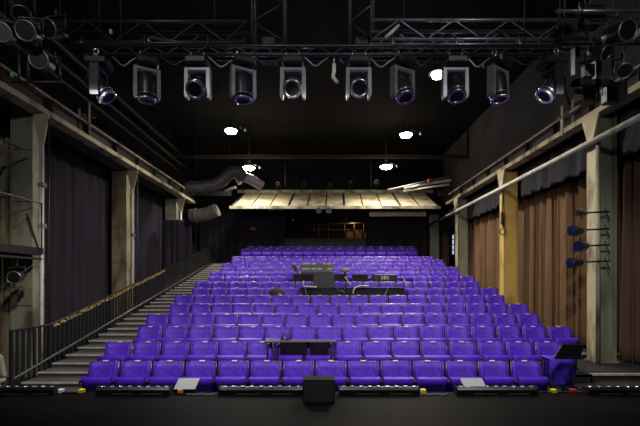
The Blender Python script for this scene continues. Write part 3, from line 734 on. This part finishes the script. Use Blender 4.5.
# stage monitor
p = at(319, 401, 5.4); r = empty('stage_monitor', (p.x, 5.42, .601)); tag(r, 'black wedge stage monitor speaker at the centre of the stage edge', 'speaker')
b = MB(); b.prism([(-.1, 0), (.26, 0), (.26, .2), (.14, .3), (-.02, .28)], -.205, .205, 'x'); b.build('cabinet', M['black_sat'], r)
b = MB(); b.grid(lambda u, v: (-.185 + .37 * u, -.106 + .078 * v, .02 + .24 * v), 2, 2, .012, (0, -.95, .28), False); b.build('grille', M['grille'], r)
for s in (-1, 1):
    b = MB(); b.box((s * .205 - .008, .02, .1), (s * .205 + .008, .14, .14), .004); b.build('handle', M['rubber'], r)
for i, (a, c) in enumerate(((173, 197), (463, 488))):
    xa = at(a, 0, 5.84).x; xb = at(c, 0, 5.84).x; s = 1 if i == 0 else -1
    r = empty('tilted_floor_box', ((xa + xb) / 2, 5.84, .602)); tag(r, 'grey tilted lid box on the stage edge %s' % ['before the left seats', 'before the right seats'][i], 'box', 'grey tilted boxes on the stage edge')
    h = (xb - xa) / 2 - .02
    b = MB(); b.prism([(-.02, .0), (.03, .0), (.03, .1), (-.02, .05)], -h, h, 'x'); b.build('body', M['black'], r)
    b = MB(); b.grid(lambda u, v: (-h + 2 * h * u + s * .04 * v, -.03 + .1 * v, .055 + .13 * v), 2, 2, .012, (0, .5, -.5), False); b.build('lid', M['wedge_grey'], r)
for px, py, m_, nm, lab in ((82, 390.5, 'yellow', 'yellow_marker', 'yellow block on the stage edge at the foot of the left stair'), (553, 391, 'yellow', 'yellow_marker', 'yellow block on the stage edge under the purple draped stand'),
                            (423, 391.5, 'yellow', 'yellow_plug', 'tiny yellow plug right of the centre right batten'), (61, 391, 'white', 'white_plug', 'pinkish white plug at the end of the far left batten'),
                            (181, 391.5, 'orange', 'orange_plug', 'orange plug under the left grey tilted box'), (573, 391, 'red', 'red_marker', 'small red block beside the right hand yellow block')):
    q = at(px, py, 5.83); b = MB(); b.box((q.x - .035, 5.79, .602), (q.x + .035, 5.86, .655), .006); tag(b.build(nm, M[m_]), lab, 'plug' if 'plug' in nm else 'marker')
for i, (a, c, y) in enumerate(((186, 214, 5.7), (420, 448, 5.7), (62, 80, 5.8), (536, 584, 5.82))):
    b = MB(); q = [at(a + (c - a) * t / 6, 0, y) for t in range(7)]
    b.tube([(v.x, y + .03 * math.sin(2.3 * k), .613) for k, v in enumerate(q)], .01, 6, 1); tag(b.build('stage_cable', M['duct'] if i < 2 else M['rubber']), ['thin cable on the stage between the left battens', 'thin cable on the stage right of centre', 'short cable by the foot of the left stair', 'thin cable under the music stand'][i], 'cable')

# purple draped stand and music stand
r = empty('draped_stand', (3.76, 6.75, .002)); tag(r, 'black stand draped with a crumpled purple cloth at the right end of the front row', 'stand')
for x in (-.16, .16):
    for yy in (-.12, .12):
        b = MB(); b.tube([(x, yy, 0), (x, yy * .85, .88)], .015, 6); b.build('leg', M['black'], r)
b = MB(); b.box((-.18, -.13, .88), (.18, .13, .9)); b.build('frame', M['black'], r)
b = MB(); rr = random.Random(3)
def clo(u, v):
    x = (u - .5) * .39 * (1 - .18 * max(0, v - .5)); z = .925 - .44 * v + .03 * math.sin(u * 4) * v
    y = -.15 - .03 * math.sin(v * 3) - .035 * math.sin(5.5 * u + 6 * v) * v - .018 * math.sin(13 * u - 5 * v) * v
    return (x, y, z)
b.grid(clo, 20, 16, .01, (0, 1, 0)); b.build('cloth', M['purple_cloth'], r)
b = MB(); b.grid(lambda u, v: ((u - .5) * .39, -.15 + .3 * v, .925 + .006 * math.sin(9 * u)), 10, 4, .008, (0, 0, -1)); b.build('cloth', M['purple_cloth'], r)
r = empty('music_stand', (3.87, 6.45, .002)); tag(r, 'black music stand with a tilted desk at the right end of the seats', 'music stand')
b = MB(); b.prism([(-.33, .98), (.06, .96), (.13, 1.17), (-.2, 1.18)], -.02, .0); o = b.build('desk', M['black_sat'], r)
b = MB(); b.box((-.33, -.06, .955), (.06, .0, .975)); b.build('ledge', M['black_sat'], r)
b = MB(); b.tube([(-.02, .02, .1), (-.02, .02, .68), (-.02, .02, .7), (-.02, .02, 1.1)], [.018, .018, .012, .012], 8); b.build('pole', M['black'], r)
for a in (90, 210, 330):
    b = MB(); b.tube([(-.02, .02, .35), (-.02 + .3 * math.cos(R(a)), .02 + .3 * math.sin(R(a)), .01)], .012, 6); b.build('leg', M['black'], r)

# table over the second row
d = 7.68; zt_ = 1.062; xa, xb = at(265, 0, 7.6).x, at(336, 0, 7.6).x
r = empty('production_table', ((xa + xb) / 2, d, 0)); tag(r, 'narrow black table board lying across seat backs of the second row', 'table')
h = (xb - xa) / 2
b = MB(); b.box((-h, -.13, zt_ - .02), (h, .13, zt_), .004); b.build('table_top', mat('table_top_grey', (84, 80, 96), .35, 0, var=.1), r)
for a, c in ((280, 307), (310, 329)):
    x1 = at(a, 0, 7.48).x - (xa + xb) / 2; x2 = at(c, 0, 7.48).x - (xa + xb) / 2
    b = MB(); b.box((x1, -.2, .80), (x2, -.18, zt_ - .021)); b.box((x1, -.2, zt_ - .03), (x2, -.12, zt_ - .021)); b.build('front_panel', M['black_sat'], r)
for px in (267.5, 278, 331):
    x1 = at(px, 0, 7.32).x - (xa + xb) / 2
    b = MB(); b.prism([(-.36, .183), (-.335, .183), (-.335, zt_ - .05), (-.1, zt_ - .035), (-.1, zt_ - .02), (-.36, zt_ - .02)], x1 - .014, x1 + .014, 'x'); b.build('leg', M['black'], r)
p = at(285, 337, d); r = empty('headset', (p.x, d, zt_ + .001)); tag(r, 'coiled dark headset lying on the narrow black table', 'headset')
b = MB(); b.torus((0, 0, .065), (.3, 1, 0), .055, .012, 16, 6); b.build('head_band', M['head_dark'], r)
for s_ in (-1, 1):
    b = MB(); b.cyl((s_ * .06 - .02, 0, .036), (s_ * .06 + .015, 0, .04), .034, n=12); b.build('ear_cup', M['head_dark'], r)
p = at(273, 342, 7.5); b = MB(); b.tube([(p.x, d, zt_ + .012), (p.x, d - .14, zt_ + .01), (p.x, d - .16, zt_ - .1), (p.x + .01, d - .16, zt_ - .24)], .012, 6, 1)
tag(b.build('hanging_cable', M['duct']), 'grey cable hanging off the left end of the narrow black table', 'cable')

# mixing position: near desks (row 7) and far desks (row 9)
def desk(x0, x1, y, z0, ztop, dep, lab, nlegs=2, front=True, m=None):
    r = empty('control_desk', ((x0 + x1) / 2, y, z0)); tag(r, lab, 'desk', 'black desks of the mixing position'); h = (x1 - x0) / 2; H = ztop - z0
    b = MB(); b.box((-h, -dep / 2, H - .03), (h, dep / 2, H), .004); b.build('table_top', m or M['black_sat'], r)
    if front:
        b = MB(); b.box((-h + .03, -dep / 2 + .03, .25), (h - .03, -dep / 2 + .05, H - .03)); b.build('front_cloth', M['black_cloth'], r)
    for sx in (-1, 1):
        for sy in (-1, 1):
            b = MB(); b.box((sx * (h - .03) - .015, sy * (dep / 2 - .02) - .015, 0), (sx * (h - .03) + .015, sy * (dep / 2 - .02) + .015, H - .03)); b.build('leg', M['black'], r)
    return r
zr7 = RISE * 6 + .001; zr9 = RISE * 8 + .001
X = lambda px, d: (px - X0) / F * d
desk(X(299.5, 12.1), X(345, 12.1), 12.1, zr7, 1.95, .4, 'near left black desk of the mixing position')
desk(X(346, 12.1), X(404, 12.1), 12.1, zr7, 1.95, .4, 'near right black desk of the mixing position')
desk(X(293, 13.9), X(347, 13.9), 13.9, zr9, 2.355, .5, 'far left black desk carrying the mixing console')
desk(X(352, 13.9), X(368, 13.9), 13.9, zr9, 2.345, .45, 'small black desk in the middle of the mixing position')
desk(X(373, 13.9), X(404, 13.9), 13.9, zr9, 2.13, .45, 'far right black desk below the lettered black case')
# console
r = empty('mixing_console', (X(317, 13.9), 13.9, 2.357)); tag(r, 'grey mixing console with two rows of screens on the far left desk', 'mixing console')
b = MB(); b.prism([(-.22, 0), (.22, 0), (.22, .36), (.16, .37), (-.22, .06)], -.53, .53, 'x'); b.build('body', M['console'], r)
for row in (0, 1):
    for k, (x, w_) in enumerate(((-.48, .24), (-.18, .14), (0, .16), (.2, .1), (.34, .14))):
        if (row + k) % 5 == 3: continue
        y = -.17 + .22 * row + .02; zz = .06 + (.31) * ((y + .22) / .38)
        b = MB(); b.grid(lambda u, v: (x + w_ * u, y + .08 * v, zz + .012 + .062 * v), 1, 1, .01, (0, -.6, .8), False); b.build('screen', M['console_light'], r)
b = MB(); b.box((-.53, -.24, .0), (.53, -.21, .05)); b.build('arm_rest', M['black'], r)
b = MB(); b.tube([(-.5, .17, .19), (.53, .17, .19)], .012, 5); b.build('divider', M['alu'], r)
b = MB()
b.grid(lambda u, v: (X(298, 13.8) + .06 * u - .26 * v ** .6 * (1 - .3 * u), 13.75 + .3 * u, 2.36 + .37 * v - .05 * u), 6, 6, .03, (1, 0, 0))
tag(b.build('console_lid', M['black_sat']), 'black curved lid propped open at the left of the console', 'lid')
r = empty('flight_case', (X(324, 13.5), 13.5, 1.96)); tag(r, 'dark flight case standing before the mixing console', 'case')
r.location = (X(324, 12.15), 12.1, 1.952)
b = MB(); b.box((-.3, -.15, 0), (.3, .15, .36), .01); b.build('case_body', mat('case_dark', (22, 22, 25), .5, 0, var=.3, scale=5), r)
for z_ in (0.0, .345):
    b = MB(); b.box((-.305, -.155, z_), (.305, -.148, z_ + .015)); b.build('edge_trim', M['alu_dark'], r)
r = empty('desk_lamp', (X(345, 13.9), 13.85, 2.357)); tag(r, 'small grey drum on the far left desk right of the console', 'lamp')
b = MB(); b.cyl((0, 0, .06), (0, 0, .2), .14, .12, 16); b.build('lamp_shade', mat('drum_grey', (136, 130, 124), .5), r)
b = MB(); b.cyl((0, 0, 0), (0, 0, .06), .05, .03, 10); b.build('base', M['black'], r)
# lettered case and others on the right desk
r = empty('lettered_case', (0, 0, 0)); tag(r, 'black case with a white lettered patch on the far right desk', 'case')
r.location = (X(385.5, 13.7), 13.82, 2.132)
b = MB(); b.box((-.38, -.13, -.0), (.38, .13, .215), .01); b.build('case_body', M['black_sat'], r)
cu = bpy.data.curves.new('lettering', 'FONT'); cu.body = '585'; cu.size = .17; cu.align_x = 'CENTER'; cu.extrude = .002; cu.space_character = 1.05
cu.materials.append(M['white'])
tmp = bpy.data.objects.new('tmp', cu); C.objects.link(tmp); bpy.context.view_layer.update()
lm = bpy.data.meshes.new_from_object(tmp.evaluated_get(bpy.context.evaluated_depsgraph_get())); bpy.data.objects.remove(tmp)
t_ = bpy.data.objects.new('lettering', lm); C.objects.link(t_); t_.parent = r; t_.location = (-.02, -.134, .05); t_.rotation_euler = (R(90), 0, 0)
# chairs backs / beige tubes
def tubeframe(px, pts, lab, d=12.0):
    b = MB(); b.tube([at(px + a, c, d - .28) for a, c in pts], .018, 6, 1); tag(b.build('bent_tube', M['beige']), lab, 'tube', 'beige bent tubes around the mixing desks')
tubeframe(0, ((303, 281), (303.5, 286), (306, 286.5), (317, 287)), 'beige bent tube at the left of the near desks')
tubeframe(0, ((345, 277), (348, 281), (351, 285)), 'short slanted beige tube at the middle of the mixing position', 13.2)
tubeframe(0, ((353, 294), (354, 288), (360, 285.5), (369, 286)), 'beige curved tube over the near right desk')
tubeframe(0, ((402, 276), (405, 281), (407, 288)), 'slanted beige tube at the right end of the mixing position', 13.2)
b = MB(); b.tube([at(305, 287, 11.8), at(306, 292, 11.8), at(307, 296.5, 11.8)], .01, 5, 1); tag(b.build('white_cable', M['alu']), 'thin pale cable hanging before the near left desk', 'cable')
b = MB(); b.tube([at(388, 286, 11.8), at(387, 291, 11.8), at(384, 296, 11.8)], .01, 5, 1); tag(b.build('white_cable', M['alu']), 'thin pale cable hanging before the near right desk', 'cable')
b = MB(); b.tube([at(337, 287, 11.8), at(338, 292, 11.8), at(342, 290, 11.8), at(345, 294, 11.8)], .01, 5, 1); tag(b.build('green_cable', mat('green_cable', (50, 110, 70), .6)), 'thin green cable looping between the near desks', 'cable')
# dark cap-like bundle on row seven
p = at(277, 297, 12.0)
r = empty('dark_bundle', (p.x, 12.02, at(0, 296.5, 12.02).z)); tag(r, 'rounded dark grey bundle with an orange patch on a seat left of the desks', 'bag')
r.location = (p.x, 11.84, RISE * 6 + .61)
b = MB()
def dome(u, v):
    a = 2 * PI * u; t = v * PI
    return (.215 * math.sin(t) * math.cos(a) * (1 + .05 * math.sin(3 * a)), .12 * math.sin(t) * math.sin(a), .13 + .13 * -math.cos(t))
b.grid(dome, 20, 10); b.build('body', mat('bundle_grey', (50, 54, 56), .8, var=.2), r)
b = MB(); b.box((.07, -.15, .03), (.15, -.08, .09), .02); b.build('patch', M['orange'], r)

# grey draped object at the far left foot and fixture under the catwalk
r = empty('grey_chair', (-5.62 - .35, 7.2, 0)); 
r.location = (-5.5, 7.0, 0); tag(r, 'grey rounded chair half seen at the lower left edge', 'chair')
b = MB(); b.grid(lambda u, v: (-.28 + .5 * u - .06 * v, .02 * math.sin(u * 3), .56 + .42 * v - .10 * (2 * u - 1) ** 2 * v), 10, 8, .07, (0, 1, 0)); b.build('backrest', mat('chair_grey', (140, 136, 130), .7), r)
b = MB(); b.box((-.27, -.42, .46), (.24, .05, .53), .02); b.build('seat', M['greycream'], r)
for sx in (-.24, .2):
    for sy in (-.38, .03):
        b = MB(); b.tube([(sx, sy, 0), (sx, sy, .47)], .015, 6); b.build('leg', M['black'], r)
fresnel(17, 277.0, 8.6, 15, 5, 'dark round spotlight under the side catwalk at the left', False, 1.0, grp='spotlights by the side catwalk')
b = MB(); q = at(17, 277, 8.6); b.tube([(q.x, q.y, q.z + .28), (q.x, q.y, 2.72)], .02, 6); tag(b.build('hanging_pole', M['alu_dark']), 'short pole holding the spotlight under the side catwalk', 'pole')

# ------------------------------------------------------------------ lights
def area(name, loc, target, size, energy, col=(1, 1, 1), sy=None):
    l = bpy.data.lights.new(name, 'AREA'); l.energy = energy; l.color = col; l.size = size
    if sy: l.shape = 'RECTANGLE'; l.size_y = sy
    o = bpy.data.objects.new(name, l); C.objects.link(o); o.location = loc
    o.rotation_euler = (Vector(target) - Vector(loc)).to_track_quat('-Z', 'Y').to_euler(); return o
def spot(name, loc, target, energy, size, col=(1, .96, .92)):
    l = bpy.data.lights.new(name, 'SPOT'); l.energy = energy; l.color = col; l.spot_size = R(size); l.spot_blend = .45; l.shadow_soft_size = .12
    o = bpy.data.objects.new(name, l); C.objects.link(o); o.location = loc
    o.rotation_euler = (Vector(target) - Vector(loc)).to_track_quat('-Z', 'Y').to_euler(); return o
for x in (-3.2, 0, 3.2): spot('seat_fill_spot', (x, 4.9, 4.6), (x * .9, 10.0, .1), 410, 108)  # added fill spots without fixtures, brightening the seats from the front
for x in (-2.6, 2.6): spot('truss_fill_spot', (x, .8, 6.4), (x * 1.15, 6.5, 5.9), 270, 92, (.95, .97, 1))  # added fill from behind the trusses' stage side, no real lamp there
l = bpy.data.lights.new('gallery_lamp', 'POINT'); l.energy = 28; l.color = (1, .62, .3); l.shadow_soft_size = .1
o = bpy.data.objects.new('gallery_lamp', l); C.objects.link(o); o.location = (2.1, 26.0, 6.0)

w = bpy.data.worlds.new('world'); scn.world = w; w.use_nodes = True
w.node_tree.nodes['Background'].inputs[0].default_value = (.75, .78, .9, 1); w.node_tree.nodes['Background'].inputs[1].default_value = .06

# ------------------------------------------------------------------ camera
cam = bpy.data.cameras.new('camera'); cam.sensor_width = 36; cam.lens = 36 * F / 640
cam.shift_x = -(X0 - 320) / 640; cam.shift_y = (YH - 213) / 640; cam.clip_end = 100
co = bpy.data.objects.new('camera', cam); C.objects.link(co); co.location = (0, 0, HC); co.rotation_euler = (R(90), 0, 0)
scn.camera = co
vs = scn.view_settings; vs.view_transform = 'Standard'; vs.look = 'None'; vs.gamma = 1; vs.exposure = 0; vs.use_curve_mapping = False
